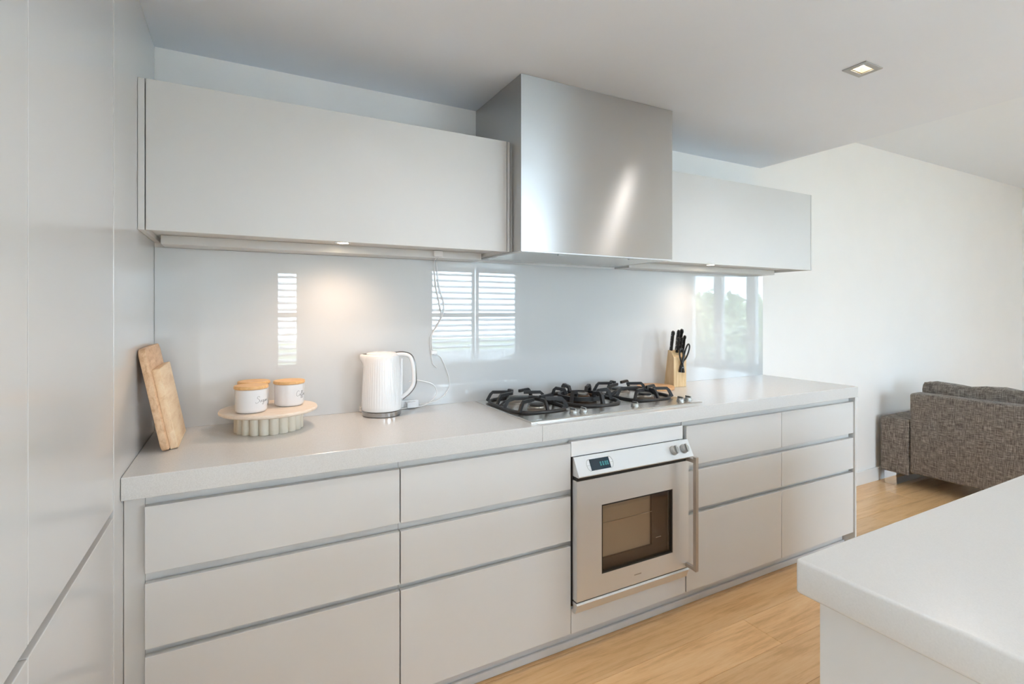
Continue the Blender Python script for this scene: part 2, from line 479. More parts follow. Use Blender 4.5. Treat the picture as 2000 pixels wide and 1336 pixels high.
shutter_window('window_1', 2.30, 3.77, .46, 1.985, [(2.33, 3.025), (3.045, 3.74)], 'white plantation shutter window with two leaves, mirrored in the splashback')
shutter_window('window_2', .338, .694, .58, 1.885, [(.368, .664)], 'narrow white plantation shutter window, mirrored left in the splashback')

# glazed doors in the end wall
d = bpy.data.objects.new('door_1', None); COL.objects.link(d); d.location = (XE, -2.7, .04)
d['kind'] = 'structure'; d['label'] = 'white framed glazed doors in the end wall, mirrored in the splashback'
obj('head_rail', B((XE + .01, XE + .09, -4.5, -2.93, 2.44, 2.52)), 'shutter', d)
obj('sill', B((XE + .01, XE + .09, -4.5, -2.93, .04, .10)), 'shutter', d)
edges = [-4.5] + [v for p in PANES for v in p] + [-2.93]
for k in range(0, len(edges), 2):
    obj('post', B((XE + .01, XE + .09, edges[k], edges[k + 1], .10, 2.44)), 'shutter', d)
for a, b in PANES:
    obj('pane', B((XE + .048, XE + .052, a, b, .10, 2.44)), 'dimming_pane', d)

# unseen glazed doors added in the left wall to let in more skylight
d = bpy.data.objects.new('added_door', None); COL.objects.link(d); d.location = (XW, -3.9, .04)
d['kind'] = 'structure'; d['label'] = 'unseen white framed glazed doors added past the tall cupboards to let in more skylight'
obj('head_rail', B((XW - .10, XW - .02, -4.5, -3.85, 2.13, 2.2)), 'shutter', d)
obj('sill', B((XW - .10, XW - .02, -4.5, -3.85, .04, .09)), 'shutter', d)
for a, b in ((-4.5, -4.44), (-4.205, -4.145), (-3.91, -3.85)):
    obj('post', B((XW - .10, XW - .02, a, b, .09, 2.13)), 'shutter', d)
for a, b in ((-4.44, -4.205), (-4.145, -3.91)):
    obj('pane', B((XW - .062, XW - .058, a, b, .09, 2.13)), 'pane', d)

# garden beyond the glazed doors; paving added to steer bounced light
struct('ground', B((-25, 40, -26, 18, -.5, -.3)), 'lawn', 'lawn outside the glazed doors')
struct('ground.001', B((XE + .32, XE + 4, YF - .19, 1, -.3, -.06)), 'paving', 'pale paving added outside the end wall to bounce skylight onto the ceiling')
struct('ground.003', B((-2, 9, -12, YF - .2, -.3, -.06)), 'paving', 'pale paving added outside the shuttered windows to brighten the louvre gaps')
struct('ground.002', B((XW - 4, XW - .15, YF - .19, 1, -.3, -.06)), 'paving_dark', 'unseen grey paving added outside the left wall, darker to bounce less light')
def tree(x, y, h, r, label):
    t = thing('garden_tree', label, 'tree', (x, y, -.3), 'garden trees seen in the splashback')
    bm = bmesh.new(); tube(bm, [(x, y, -.3), (x + .1, y, h * .4), (x, y + .1, h * .75)], [.16, .12, .05], 8)
    obj('trunk', bm, 'bark', t)
    bm = bmesh.new(); rnd = random.Random(int(x * 31 + y * 7))
    for k in range(2600):
        while True:
            v = Vector((rnd.uniform(-1, 1), rnd.uniform(-1, 1), rnd.uniform(-1, 1)))
            if .25 < v.length < 1: break
        v *= 1 + .18 * sin(v.x * 7) * cos(v.y * 6 + v.z * 5)
        c = Vector((x + v.x * r, y + v.y * r, h * .45 + v.z * r * .95))
        a = Vector((rnd.gauss(0, 1), rnd.gauss(0, 1), rnd.gauss(0, 1))).normalized() * r * .11
        b = a.orthogonal().normalized() * r * .07
        bm.faces.new([bm.verts.new(c + q) for q in (a, b, -a, -b)])
    o = obj('foliage', bm, 'leaf', t); o['kind'] = 'stuff'
for x, y, h, r, lab in ((13.0, -5.3, 1.55, 1.15, 'pale green garden tree mirrored in the middle pane of the splashback'), (13.6, -8.2, 1.45, 1.15, 'pale green garden tree mirrored in the left pane of the splashback'),
                        (12.8, -2.6, 1.95, 1.15, 'pale green garden tree mirrored at the right end of the splashback'), (14.6, -10.9, 1.75, 1.25, 'pale green garden tree outside, beyond the left pane'), (15.8, -6.6, 1.95, 1.25, 'taller garden tree mirrored behind the middle one')):
    tree(x, y, h, r, lab)

# ================================================================== TALL CUPBOARDS (left)
DARK = 'dark_gap'
e = obj('end_panel', B((XW + .06, XL, -.668, -.001, .002, HC - .002), bev=.0015), 'tall'); 
tag(e, 'tall glossy grey white end panel meeting the worktop and upper cupboard', 'panel')
ys = [-.676, -1.240, -1.806, -2.372]
tl = ['tall cupboard next to the end panel, left of the worktop', 'tall cupboard at the left picture edge, nearest in view', 'tall cupboard just outside the left picture edge']
for k in range(3):
    y1, y0 = ys[k], ys[k + 1]
    t = thing('tall_cupboard', 'grey white handleless ' + tl[k], 'cupboard', ((XW + XL) / 2, (y0 + y1) / 2, 0), 'tall cupboards on the left wall')
    obj('body', B((XW + .06, XL - .045, y0, y1, 0, HC - .002)), 'edge_wood', t)
    obj('upper_door', B((XL - .022, XL, y0 + .0015, y1 - .0015, .865, HC - .004), bev=.0015), 'tall', t)
    obj('lower_door', B((XL - .022, XL, y0 + .0015, y1 - .0015, 0.09, .847), bev=.0015), 'tall', t)
    ch = obj('finger_channel', B((XL - .044, XL - .028, y0, y1, .80, .93)), 'edge_wood', t); ch['label'] = 'brown shadow line between the doors'

# ================================================================== BASE CABINETS
YD = -.580                     # drawer fronts
ZR = [(.832, .655), (.628, .455), (.434, .093)]
COLS = [(-.221, .4595, 'wide drawer unit beside the tall end panel'), (.4635, 1.133, 'wide drawer unit left of the oven'),
        (1.756, 2.424, 'drawer unit right of the oven'), (2.427, 3.067, 'drawer unit at the open end of the worktop')]
for x0, x1, lab in COLS:
    t = thing('drawer_cabinet', 'grey white handleless three ' + lab, 'cabinet', ((x0 + x1) / 2, -.3, .09), 'drawer cabinets under the worktop')
    obj('body', B((x0 - .0015, x1 + .0015, YD + .038, -.002, .093, CB - .001)), 'lacquer', t)
    for z1, z0 in ((CB - .002, .80), (.69, .60), (.49, .40)):
        obj('rail', B((x0 - .0015, x1 + .0015, YD + .0265, YD + .0375, z0, z1)), 'rail', t)
    for z1, z0 in ZR:
        obj('drawer', B((x0, x1, YD, YD + .020, z0, z1), bev=.0012), 'lacquer', t)
f = tag(obj('filler_panel', B((XL + .001, -.2235, YD + .026, YD + .044, .002, CB - .001)), 'rail'),
        'narrow recessed grey filler strip between tall panel and first drawers', 'panel')
e = tag(obj('worktop_end_panel', B((3.0695, XR, -.588, -.001, .002, CB - .0005), bev=.001), 'lacquer'),
        'slim upright panel closing the open right end of the base cabinets', 'panel')
k = thing('kickboard', 'grey recessed kickboard along the floor under the drawers', 'kickboard', (1.4, -.53, 0))
obj('board', B((-.222, 3.0675, -.520, -.505, .001, .092)), 'kick', k)
obj('floor_trim', B((-.222, 3.0675, -.532, -.5205, .001, .030), bev=.003), 'kick', k)

# oven housing
t = thing('oven_cabinet', 'built in grey white oven housing between the drawer units', 'cabinet', (1.445, -.3, .09))
obj('body', B((1.1355, 1.153, YD + .03, -.002, .093, CB - .001), (1.737, 1.753, YD + .03, -.002, .093, CB - .001), (1.153, 1.737, -.02, -.002, .093, CB - .001)), 'lacquer', t)
o = obj('top_panel', B((1.1355, 1.733, YD, YD + .02, .780, .839), bev=.001), 'trim', t); o['label'] = 'white strip above the oven'
obj('bottom_panel', B((1.1355, 1.7475, YD, YD + .02, .093, .188), bev=.001), 'lacquer', t)
obj('rail', B((1.1355, 1.753, YD + .030, YD + .045, .80, CB - .002)), 'rail', t)

# worktop
t = thing('worktop', 'pale quartz worktop running along the back wall, glossy', 'worktop', (1.4, -.3, CB))
obj('slab', B((XL + .001, .9945, -CD, -.0005, CB, CT), bev=.002), 'quartz', t)
obj('slab', B((.9955, XR, -CD, -.0005, CB, CT), bev=.002), 'quartz', t)

# splashback
t = tag(obj('splashback', B((XL + .001, 3.074, -.0075, -.0005, CT + .0005, 1.5755)), 'splash'), 'glossy pale grey glass splashback mirroring windows behind the worktop', 'splashback')

# ================================================================== UPPER CABINETS
def upper(x0, x1, label, left_end, right_end):
    UB, UT, UY = 1.592, 2.048, -.348
    t = thing('wall_cabinet', label, 'cabinet', ((x0 + x1) / 2, -.17, UB), 'wall cabinets either side of the hood')
    d0 = x0 + .0195 if left_end else x0; d1 = x1 - .0150 if right_end else x1
    if left_end: obj('side_panel', B((x0, x0 + .0165, UY + .001, -.001, UB, UT), bev=.0008), 'lacquer', t)
    if right_end: obj('side_panel', B((x1 - .011, x1, UY + .001, -.001, UB, UT), bev=.0008), 'lacquer', t)
    obj('door', B((d0, d1, UY, UY + .019, UB, UT), bev=.001), 'lacquer', t)
    a, b = (x0 + .017 if left_end else x0), (x1 - .0115 if right_end else x1)
    obj('body', B((a, b, UY + .023, -.001, 1.608, UT - .001)), 'lacquer', t)
    o = obj('light_batten', B((a + .014, b - .014 if right_end else b, -.120, -.001, 1.577, 1.6075), bev=.001), 'lacquer', t)
    return t
upper(-.2692, .9885, 'long plain grey white wall cabinet left of the hood', True, True)
upper(1.811, 3.060, 'plain grey white wall cabinet right of the hood', False, True)

# rangehood
t = thing('range_hood', 'large brushed stainless steel box hood reaching the ceiling', 'range hood', (1.4, -.22, 1.59))
hx0, hx1, hy = .989, 1.809, -.443
obj('canopy', slab(lambda u, v, q: (u, v, q), [hx0, hx1], [hy, -.001], 1.590, HC - .0015, []), 'steel', t)
obj('bottom_lip', B((hx0 + .004, hx1 - .004, hy + .004, hy + .022, 1.586, 1.5898), (hx0 + .004, hx1 - .004, -.03, -.012, 1.586, 1.5898),
    (hx0 + .004, hx0 + .02, hy + .022, -.03, 1.586, 1.5898), (hx1 - .02, hx1 - .004, hy + .022, -.03, 1.586, 1.5898)), 'oven_steel', t)
for a, b in ((hx0 + .024, 1.3985), (1.4015, hx1 - .024)):
    o = obj('grease_filter', B((a, b, hy + .026, -.034, 1.5865, 1.5898), bev=.001), 'hob_steel', t)
    obj('filter_catch', B(((a + b) / 2 - .012, (a + b) / 2 + .012, hy + .04, hy + .052, 1.5835, 1.5864)), 'knob_steel', o)

# ================================================================== OVEN
ox0, ox1 = 1.1395, 1.7345
t = thing('oven', 'built-in stainless steel oven with dark glass window and side handle', 'oven', (1.436, -.3, .17))
YO = -.612
obj('body', B((1.156, 1.734, -.56, -.03, .19, .775)), 'dark_gap', t)
# sloping control panel
pr = [(-.5835, .779), (-.590, .779), (-.626, .713), (-.622, .708), (-.5835, .708)]
cp = obj('control_panel', prism(pr, lambda a, b, e: ((ox0, ox1 + .016)[e], a, b)), 'oven_steel', t)
dirv = Vector((0, -.626 + .590, .713 - .779)).normalized(); nrm = Vector((0, dirv.z, -dirv.y)); 
if nrm.y > 0: nrm = -nrm
def on_panel(x, s, n=0.0):
    p = Vector((x, -.590, .779)) + dirv * s + nrm * n
    return p
def panel_box(x0, x1, s0, s1, n0, n1):
    bm = bmesh.new()
    v = [bm.verts.new(on_panel(x, s, n)) for x in (x0, x1) for s in (s0, s1) for n in (n0, n1)]
    for q in ((0, 1, 3, 2), (4, 6, 7, 5), (0, 4, 5, 1), (2, 3, 7, 6), (0, 2, 6, 4), (1, 5, 7, 3)): bm.faces.new([v[i] for i in q])
    bmesh.ops.recalc_face_normals(bm, faces=bm.faces)
    return bm
dp = obj('display', panel_box(1.206, 1.300, .016, .060, .0002, .0016), 'display', t); dp['label'] = 'dark blue clock display'
for i, xx in enumerate((1.252, 1.264, 1.276, 1.286)):
    bm = panel_box(xx, xx + .006, .031, .033, .0016, .0021)
    for s0, s1, dx0, dx1 in ((.044, .046, 0, .006), (.031, .046, 0, .0016), (.031, .046, .0044, .006)):
        b2 = panel_box(xx + dx0, xx + dx1, s0, s1, .0016, .0021)
        me = bpy.data.meshes.new('tmp'); b2.to_mesh(me); b2.free(); bm.from_mesh(me); bpy.data.meshes.remove(me)
    obj('digit', bm, 'digit', dp)
for sx, cx in ((-1, 1.206), (1, 1.300)):
    bm = bmesh.new()
    tube(bm, [on_panel(cx + sx * .017 * cos(a), .038 + .023 * sin(a), .0004) for a in [(-PI / 2 + PI * k / 12) for k in range(13)]], .0008, 5)
    tube(bm, [on_panel(cx, .038, .0004), on_panel(cx + sx * .017, .038, .0004)], .0006, 5)
    obj('touch_ring', bm, 'knob_steel', t)
for cx in (1.648, 1.708):
    kb = bmesh.new()
    u = Vector((1, 0, 0))
    tube(kb, [on_panel(cx, .038, h) for h in (0, .002, .0021, .016, .018)], [.0205, .0205, .0185, .0175, .0155], 28, up=u)
    kn = obj('knob', kb, 'knob_steel', t, smooth=40)
    gb = panel_box(cx - .0035, cx + .0035, .021, .055, .018, .024)
    obj('grip', gb, 'knob_steel', kn)
# dark gap, door with window opening, lower vent strip
obj('shadow_gap', B((ox0 + .002, ox1 - .001, -.610, -.5835, .6925, .7078)), 'black', t)
wx0, wx1, wz0, wz1 = 1.2585, 1.640, .310, .583
door = obj('door', slab(lambda u, v, q: (u, q, v), [ox0, ox1], [.2285, .692], YO, -.5835, [(wx0, wx1, wz0, wz1)]), 'oven_steel', t)
obj('window_frame', B((wx0, wx0 + .006, YO + .002, YO + .02, wz0, wz1), (wx1 - .006, wx1, YO + .002, YO + .02, wz0, wz1),
    (wx0 + .006, wx1 - .006, YO + .002, YO + .02, wz1 - .006, wz1), (wx0 + .006, wx1 - .006, YO + .002, YO + .02, wz0, wz0 + .006)), 'black', door)
M['oven_glass'] = thin_glass('oven_window_glass', (0.93, 0.91, 0.88))
obj('window_glass', B((wx0 + .006, wx1 - .006, YO + .006, YO + .010, wz0 + .006, wz1 - .006)), 'oven_glass', door)
cav = obj('cavity', B((wx0 - .05, wx1 + .05, -.5605, -.5603, wz0 - .02, wz1 + .02)), 'oven_back', t)
obj('cavity_frame', B((wx0 + .30, wx1 + .02, -.572, -.5606, wz0 - .02, wz1 + .02), (wx0 - .02, wx0 + .30, -.572, -.5606, wz0 - .02, wz0 + .035)), 'oven_dark', t)
bm = bmesh.new(); tube(bm, [(wx0 - .015, -.579, .492), (wx1 - .09, -.579, .492)], .0016, 6)
tube(bm, [(wx0 + .315, -.579, .375), (wx0 + .345, -.579, .375)], .0016, 6)
obj('shelf_rack', bm, 'chrome', t)
obj('badge', B((1.425, 1.462, YO - .0008, YO - .0001, .2635, .2675)), 'knob_steel', t)
pr = [(-.5835, .222), (-.608, .222), (-.614, .216), (-.600, .180), (-.592, .178), (-.5835, .178)]
obj('vent_strip', prism(pr, lambda a, b, e: ((ox0, ox1)[e], a, b)), 'oven_steel', t)
hd = bmesh.new()
box_bm(hd, 1.713, 1.729, -.672, -.656, .2335, .7215, bev=.001)
obj('handle', hd, 'handle_steel', t)
for z in (.703, .242):
    obj('handle_mount', B((1.7145, 1.7275, -.6558, YO - .0002, z - .008, z + .008), bev=.001), 'handle_steel', t)

# ================================================================== GAS COOKTOP
t = thing('gas_cooktop', 'five burner stainless gas cooktop with black cast iron grates', 'cooktop', (1.43, -.29, CT))
mods = [(.974, 1.2785), (1.2795, 1.584), (1.585, 1.890)]
ZP = .9245
for i, (a, b) in enumerate(mods):
    obj('deck_plate', B((a, b, -.436, -.030, CT + .0003, ZP), bev=.0012), 'hob_steel', t)
    pr = [(-.4365, CT + .0003), (-.4365, ZP + .0005), (-.452, ZP + .004), (-.545, ZP + .003), (-.549, ZP), (-.549, CT + .0003)]
    obj('control_strip', prism(pr, lambda p, q, e: ((a, b)[e], p, q)), 'hob_steel', t)
    obj('badge', B((a + .035, a + .058, -.530, -.527, ZP + .0034, ZP + .0042)), 'knob_steel', t)
def gas_burner(cx, cy, r, wok=False):
    o = obj('burner', lathe([(0, ZP), (r * 1.25, ZP), (r * 1.25, ZP + .006), (r * 1.05, ZP + .010), (r, ZP + .016), (0, ZP + .016)], cx, cy, 32), 'brass' if not wok else 'burner_brown', t, smooth=35)
    obj('burner_cap', lathe([(0, ZP + .0165), (r * .92, ZP + .0165), (r * .95, ZP + .021), (r * .8, ZP + .026), (0, ZP + .027)], cx, cy, 32), 'iron' if not wok else 'burner_brown', o, smooth=35)
    if wok:
        obj('flame_ring', lathe([(r * 1.5, ZP + .004), (r * 1.75, ZP + .004), (r * 1.75, ZP + .020), (r * 1.6, ZP + .024), (r * 1.5, ZP + .020), (r * 1.5, ZP + .004)], cx, cy, 40), 'burner_brown', o, smooth=35)
        obj('cap_ring', lathe([(r * .45, ZP + .027), (r * .8, ZP + .026), (r * .8, ZP + .034), (r * .45, ZP + .036), (r * .45, ZP + .027)], cx, cy, 32), 'brass', o, smooth=35)
    return o
def finger(bm, p0, p1, h, tip=0.0):
    """a leg rising from p0 on the ring, bending over towards p1"""
    a = Vector((*p0, ZP + .007)); d = Vector((p1[0] - p0[0], p1[1] - p0[1], 0))
    u = d.normalized()
    pts = [a, a + u * .016 + Vector((0, 0, h * .75)), a + u * .026 + Vector((0, 0, h)), Vector((p1[0], p1[1], ZP + .007 + h + tip))]
    bar(bm, pts, .010, .0135)
def side_grate(x0, x1):
    cx = (x0 + x1) / 2
    bm = bmesh.new()
    ring = [Vector((p[0], p[1], ZP + .006)) for p in rounded_rect(x0 + .024, x1 - .024, -.428, -.052, .10, 7)]
    tube(bm, ring, .0072, 8, closed=True)
    g = obj('grate', bm, 'iron', t, smooth=50)
    for cy in (-.335, -.145):
        for sx in (-1, 1):
            for sy in (-1, 1):
                fb = bmesh.new()
                ex = cx + sx * ((x1 - x0) / 2 - (.026 if abs(cy + sy * .06 + .24) < .1 else .034))
                finger(fb, (ex, cy + sy * .060), (cx + sx * .030, cy + sy * .022), .040)
                obj('finger', fb, 'iron', g)
    for cy, ey in ((-.335, -.426), (-.145, -.054)):
        fb = bmesh.new(); finger(fb, (cx, ey), (cx, cy + (ey - cy) * .35), .040); obj('finger', fb, 'iron', g)
    fb = bmesh.new()
    n = 12
    bar(fb, [(x0 + .026 + (x1 - x0 - .052) * k / n, -.240, ZP + .010 + .030 * sin(PI * k / n) ** .6) for k in range(n + 1)], .022, .007)
    obj('bridge', fb, 'iron', g)
for x0, x1 in (mods[0], mods[2]):
    cx = (x0 + x1) / 2
    gas_burner(cx, -.335, .034); gas_burner(cx, -.145, .042)
    side_grate(x0, x1)
# wok module
wx = (mods[1][0] + mods[1][1]) / 2; wy = -.235
gas_burner(wx, wy, .042, True)
bm = bmesh.new()
tube(bm, [Vector((p[0], p[1], ZP + .006)) for p in rounded_rect(mods[1][0] + .018, mods[1][1] - .018, -.428, -.046, .13, 9)], .0078, 8, closed=True)
g = obj('grate', bm, 'iron', t, smooth=50)
for k in range(6):
    a = PI / 6 + k * PI / 3
    ex, ey = wx + .132 * cos(a), wy + .165 * sin(a)
    fb = bmesh.new()
    A = Vector((ex, ey, ZP + .007)); u = Vector((wx - ex, wy - ey, 0)).normalized()
    bar(fb, [A, A + u * .012 + Vector((0, 0, .038)), A + u * .020 + Vector((0, 0, .046)), A + u * .062 + Vector((0, 0, .040)), A + u * .070 + Vector((0, 0, .020))], .014, .015)
    obj('finger', fb, 'iron', g)
obj('wok_ring', lathe([(.098, ZP + .012), (.112, ZP + .012), (.112, ZP + .030), (.098, ZP + .030), (.098, ZP + .012)], wx, wy, 40), 'iron', t, smooth=40)
# knobs
for kx in (1.205, 1.254, 1.532, 1.806, 1.856):
    kz = ZP + .0036; ky = -.497
    kb = lathe([(0, kz), (.0185, kz), (.0185, kz + .003), (.0165, kz + .004), (.0150, kz + .013), (.0135, kz + .015), (0, kz + .015)], kx, ky, 28)
    kn = obj('knob', kb, 'knob_steel', t, smooth=35)
    obj('grip', B((kx - .0035, kx + .0035, ky - .016, ky + .016, kz + .0152, kz + .0215), bev=.001), 'knob_steel', kn)

# ================================================================== KITCHEN ISLAND
IX0, IY1 = .851, -1.669
t = thing('island_bench', 'grey white kitchen island base below a pale worktop, lower right', 'island', (1.9, -2.2, 0))
obj('body', B((IX0 + .040, 2.80, -2.72, IY1 - .032, .09, CB - .001)), 'lacquer', t)
obj('end_panel', B((IX0 + .024, IX0 + .0395, -2.74, IY1 - .028, .002, CB - .001), bev=.001), 'lacquer', t)
obj('kickboard', B((IX0 + .042, 2.78, -2.66, IY1 - .085, .001, .0895)), 'kick', t)
w = obj('island_worktop', B((IX0, 2.84, -2.76, IY1, CB, CT), bev=.006, seg=3), 'island_quartz', smooth=40)
tag(origin(w, (1.85, -2.2, CB)), 'thick pale grey stone slab on the kitchen island, lower right', 'worktop')

# ================================================================== SOFA
t = thing('sofa', 'brown grey tweed sofa seen from behind on chrome legs', 'sofa', (4.95, -1.2, 0))
SX = 4.45
def soft(x0, x1, y0, y1, z0, z1, bev, seg=4): return B((x0, x1, y0, y1, z0, z1), bev=bev, seg=seg)
obj('back_panel', soft(SX, SX + .15, -2.15, -.238, .125, .727, .018), 'tweed', t, smooth=60)
obj('arm', soft(SX - .004, 5.38, -.234, -.040, .100, .522, .014), 'tweed', t, smooth=60)
obj('arm', soft(SX - .004, 5.38, -2.35, -2.156, .100, .522, .014), 'tweed', t, smooth=60)
obj('seat_base', soft(SX + .155, 5.36, -2.15, -.240, .125, .30, .02), 'tweed', t, smooth=60)
for a, b in ((-1.19, -.245), (-2.145, -1.20)):
    obj('seat_cushion', soft(SX + .16, 5.37, a, b, .302, .44, .04), 'tweed', t, smooth=60)
for yy in (-.146, -2.26):
    obj('leg', B((SX + .014, SX + .022, yy, yy + .082, .001, .099), (SX + .022, 5.30, yy, yy + .082, .001, .009), (5.292, 5.30, yy, yy + .082, .009, .099)), 'chrome', t)
def cushion(x, y0, y1, z0, z1, lean):
    bm = B((x - .085, x + .085, y0, y1, z0, z1))
    bmesh.ops.subdivide_edges(bm, edges=list(bm.edges), cuts=9, use_grid_fill=True)
    c = Vector((x, (y0 + y1) / 2, (z0 + z1) / 2)); hx, hy, hz = .085, abs(y1 - y0) / 2, (z1 - z0) / 2
    for v in bm.verts:
        d = v.co - c; u, w, k = d.x / hx, d.y / hy, d.z / hz
        ry, rz = hy, hz
        # round the box off towards a plump pillow
        e = .07
        iy, iz, ix = max(0, abs(d.y) - (hy - e)) / e, max(0, abs(d.z) - (hz - e)) / e, max(0, abs(d.x) - (hx - e)) / e
        n = math.sqrt(ix * ix + iy * iy + iz * iz); m = max(ix, iy, iz)
        if n > 1e-6 and m > 0:
            f = m / n
            d = Vector((math.copysign(min(abs(d.x), hx - e) + ix * f * e, d.x), math.copysign(min(abs(d.y), hy - e) + iy * f * e, d.y), math.copysign(min(abs(d.z), hz - e) + iz * f * e, d.z)))
        d.z += (.010 * sin(w * 5 + 2) + .006 * sin(w * 11 + u * 3) - .012 * w * (1 if y1 > y0 else -1)) * max(0, k)
        d.x += lean * k
        v.co = c + d
    return obj('back_cushion', bm, 'tweed', t, smooth=80)
cushion(SX + .265, -.225, -1.18, .445, .800, -.02)
cushion(SX + .265, -1.20, -2.13, .445, .795, -.02)

# ================================================================== CHOPPING BOARDS
TH = math.asin(.190)
def leaning_board(name, label, y0, y1, h, thick, base, r, material, group, strips):
    bm = prism(rounded_rect(y0, y1, 0, h, r, 6), lambda b, c, e: (base + (0, thick)[e] * cos(TH) - c * sin(TH), b, CT + .0005 + c * cos(TH) + (0, thick)[e] * sin(TH)), bev=.0035)
    o = obj(name, bm, material, smooth=40)
    return tag(origin(o, (base, (y0 + y1) / 2, CT)), label, 'board', group)
leaning_board('chopping_board', 'larger brown chopping board with rounded corners, leaning against the tall panel', -.372, -.055, .318, .019, XL + .318 * sin(TH) + .0015, .028, 'board', 'chopping boards leaning in the corner', 0)
leaning_board('chopping_board', 'smaller paler chopping board leaning in front of the larger one', -.338, -.085, .252, .021, XL + .318 * sin(TH) + .0015 + .0195 / cos(TH), .006, 'board_pale', 'chopping boards leaning in the corner', 0)

# ================================================================== CAKE STAND AND CANISTERS
sx, sy = .095, -.172
t = thing('cake_stand', 'round pale wooden cake stand on a fluted cream base', 'stand', (sx, sy, CT))
obj('plate', lathe([(0, .984), (.155, .984), (.162, .988), (.163, .993), (.160, .998), (0, .999)], sx, sy, 64), 'stand', t, smooth=40)
NF = 20
obj('hub', lathe([(0, CT + .0005), (.093, CT + .0005), (.093, .9838), (0, .9838)], sx, sy, 48), 'stand_base', t, smooth=30)
flute = None
for k in range(NF):
    a = 2 * PI * (k + .3) / NF
    o = obj('flute', lathe([(0, CT + .0005), (.0155, CT + .0005), (.0165, CT + .002), (.0165, .982), (.0155, .9838), (0, .9838)], sx + .098 * cos(a), sy + .098 * sin(a), 14), 'stand_base', t, smooth=40)

STROKES = {   # handwritten letters: strokes in units of letter height, drawn left to right
 'S': [[(.55, .85), (.42, 1.02), (.18, .95), (.12, .72), (.35, .55), (.48, .32), (.30, .02), (-.10, -.10), (-.15, .08)]], 'u': [[(0, .4), (.05, .1), (.18, .02), (.32, .38), (.34, .06), (.45, .06)]],
 'g': [[(.32, .34), (.12, .36), (.05, .12), (.22, .05), (.34, .36), (.30, -.28), (.08, -.40), (.05, -.22), (.45, .1)]], 'a': [[(.34, .34), (.14, .36), (.06, .10), (.22, .04), (.35, .34), (.36, .08), (.48, .08)]],
 'r': [[(0, .1), (.08, .36), (.12, .30), (.28, .32), (.28, .1), (.42, .05)]], 'C': [[(.60, .82), (.48, 1.0), (.20, .80), (.05, .35), (.22, .0), (.52, .12)]],
 'o': [[(.22, .36), (.04, .22), (.14, .03), (.32, .16), (.22, .36), (.42, .30)]], 'f': [[(0, .1), (.25, .75), (.20, .95), (.10, .60), (.05, -.35), (.12, -.40), (.14, .05), (.35, .14)]],
 'e': [[(.03, .16), (.28, .26), (.18, .38), (.04, .2), (.14, .02), (.38, .10)]], 'T': [[(0, .92), (.7, 1.0)], [(.38, .95), (.28, .4), (.18, .02)]]}
WID = {'S': .55, 'u': .46, 'g': .46, 'a': .48, 'r': .42, 'C': .58, 'o': .42, 'f': .36, 'e': .38, 'T': .5}
def canister(cx, cy, word, ang, label):
    t = thing('canister', label, 'canister', (cx, cy, .999), 'white canisters on the cake stand')
    z0, R = .9995, .0505
    body = obj('body', lathe([(0, z0), (R - .008, z0), (R - .003, z0 + .003), (R, z0 + .010), (R, z0 + .078), (R - .002, z0 + .080), (0, z0 + .080)], cx, cy, 56), 'ceramic', t, smooth=40)
    obj('lid', lathe([(0, z0 + .0803), (.0525, z0 + .0803), (.0545, z0 + .0825), (.0545, z0 + .089), (.0525, z0 + .0915), (0, z0 + .0915)], cx, cy, 56), 'lid', t, smooth=40)
    if word:
        hgt = .020; bm = bmesh.new(); x = 0.0
        for chx in word:
            for st in STROKES[chx]:
                pts = []
                for p in smooth_path([(q[0] + x, q[1], 0) for q in st], 5):
                    a = ang + p.x * hgt / R; zz = z0 + .036 + p.y * hgt
                    pts.append((cx + (R + .0002) * cos(a), cy + (R + .0002) * sin(a), zz))
                tube(bm, pts, .00042, 5)
            x += WID[chx]
        o = obj('lettering', bm, 'ink', body); o['label'] = 'handwritten word in thin dark ink'
    return t
canister(.035, -.232, 'Sugar', math.radians(-72), 'white canister with a wooden lid lettered Sugar, front left on the stand')
canister(.162, -.158, 'Coffee', math.radians(-67), 'white canister with a wooden lid lettered in script, on the right of the stand')
canister(.046, -.117, '', 0, 'white canister with a wooden lid half hidden behind the front one')

# ================================================================== KETTLE
kx, ky = .517, -.110
t = thing('kettle', 'white ribbed electric kettle with chrome base ring and chrome edged handle', 'kettle', (kx, ky, CT))
obj('base_ring', lathe([(0, CT + .0005), (.074, CT + .0005), (.078, CT + .003), (.0785, CT + .019), (.0765, CT + .0215), (0, CT + .0215)], kx, ky, 64), 'dark_chrome', t, smooth=40)
def ribs(a, r, z):
    k = max(0.0, min(1.0, (z - .955) / .02)) * max(0.0, min(1.0, (1.155 - z) / .03))
    da = (a - math.atan2(.3, -.95)) % (2 * PI); da = min(da, 2 * PI - da)
    lip = 0.0
    if z > 1.12 and da < .5: lip = .020 * (1 - da / .5) * min(1, (z - 1.12) / .035)
    return r * (1 + .012 * k * (abs(sin(a * 24)) - .5)) + lip
prof = [(.070, CT + .022), (.0785, CT + .0235), (.0805, CT + .030), (.0805, .962)] + [(.0805 - .010 * (k / 12) ** 1.3, .962 + .190 * k / 12) for k in range(1, 13)] + [(.0685, 1.163), (.0655, 1.1685), (.060, 1.170)]
obj('body', lathe(prof, kx, ky, 288, ribs), 'white_plastic', t, smooth=60)
obj('lid', lathe([(.062, 1.1685), (.062, 1.172), (.056, 1.1765), (.03, 1.180), (0, 1.181)], kx, ky, 64), 'white_plastic', t, smooth=50)
hv = Vector((.95, -.31, 0)).normalized()
def hp(dist, z): return Vector((kx, ky, 0)) + hv * dist + Vector((0, 0, z))
path = smooth_path([hp(.052, 1.166), hp(.085, 1.168), hp(.113, 1.158), hp(.126, 1.125), hp(.130, 1.070), hp(.127, 1.040), hp(.108, 1.012), hp(.078, .988)], 6)
bm = bmesh.new()
side = Vector((0, 0, 1)).cross(hv)
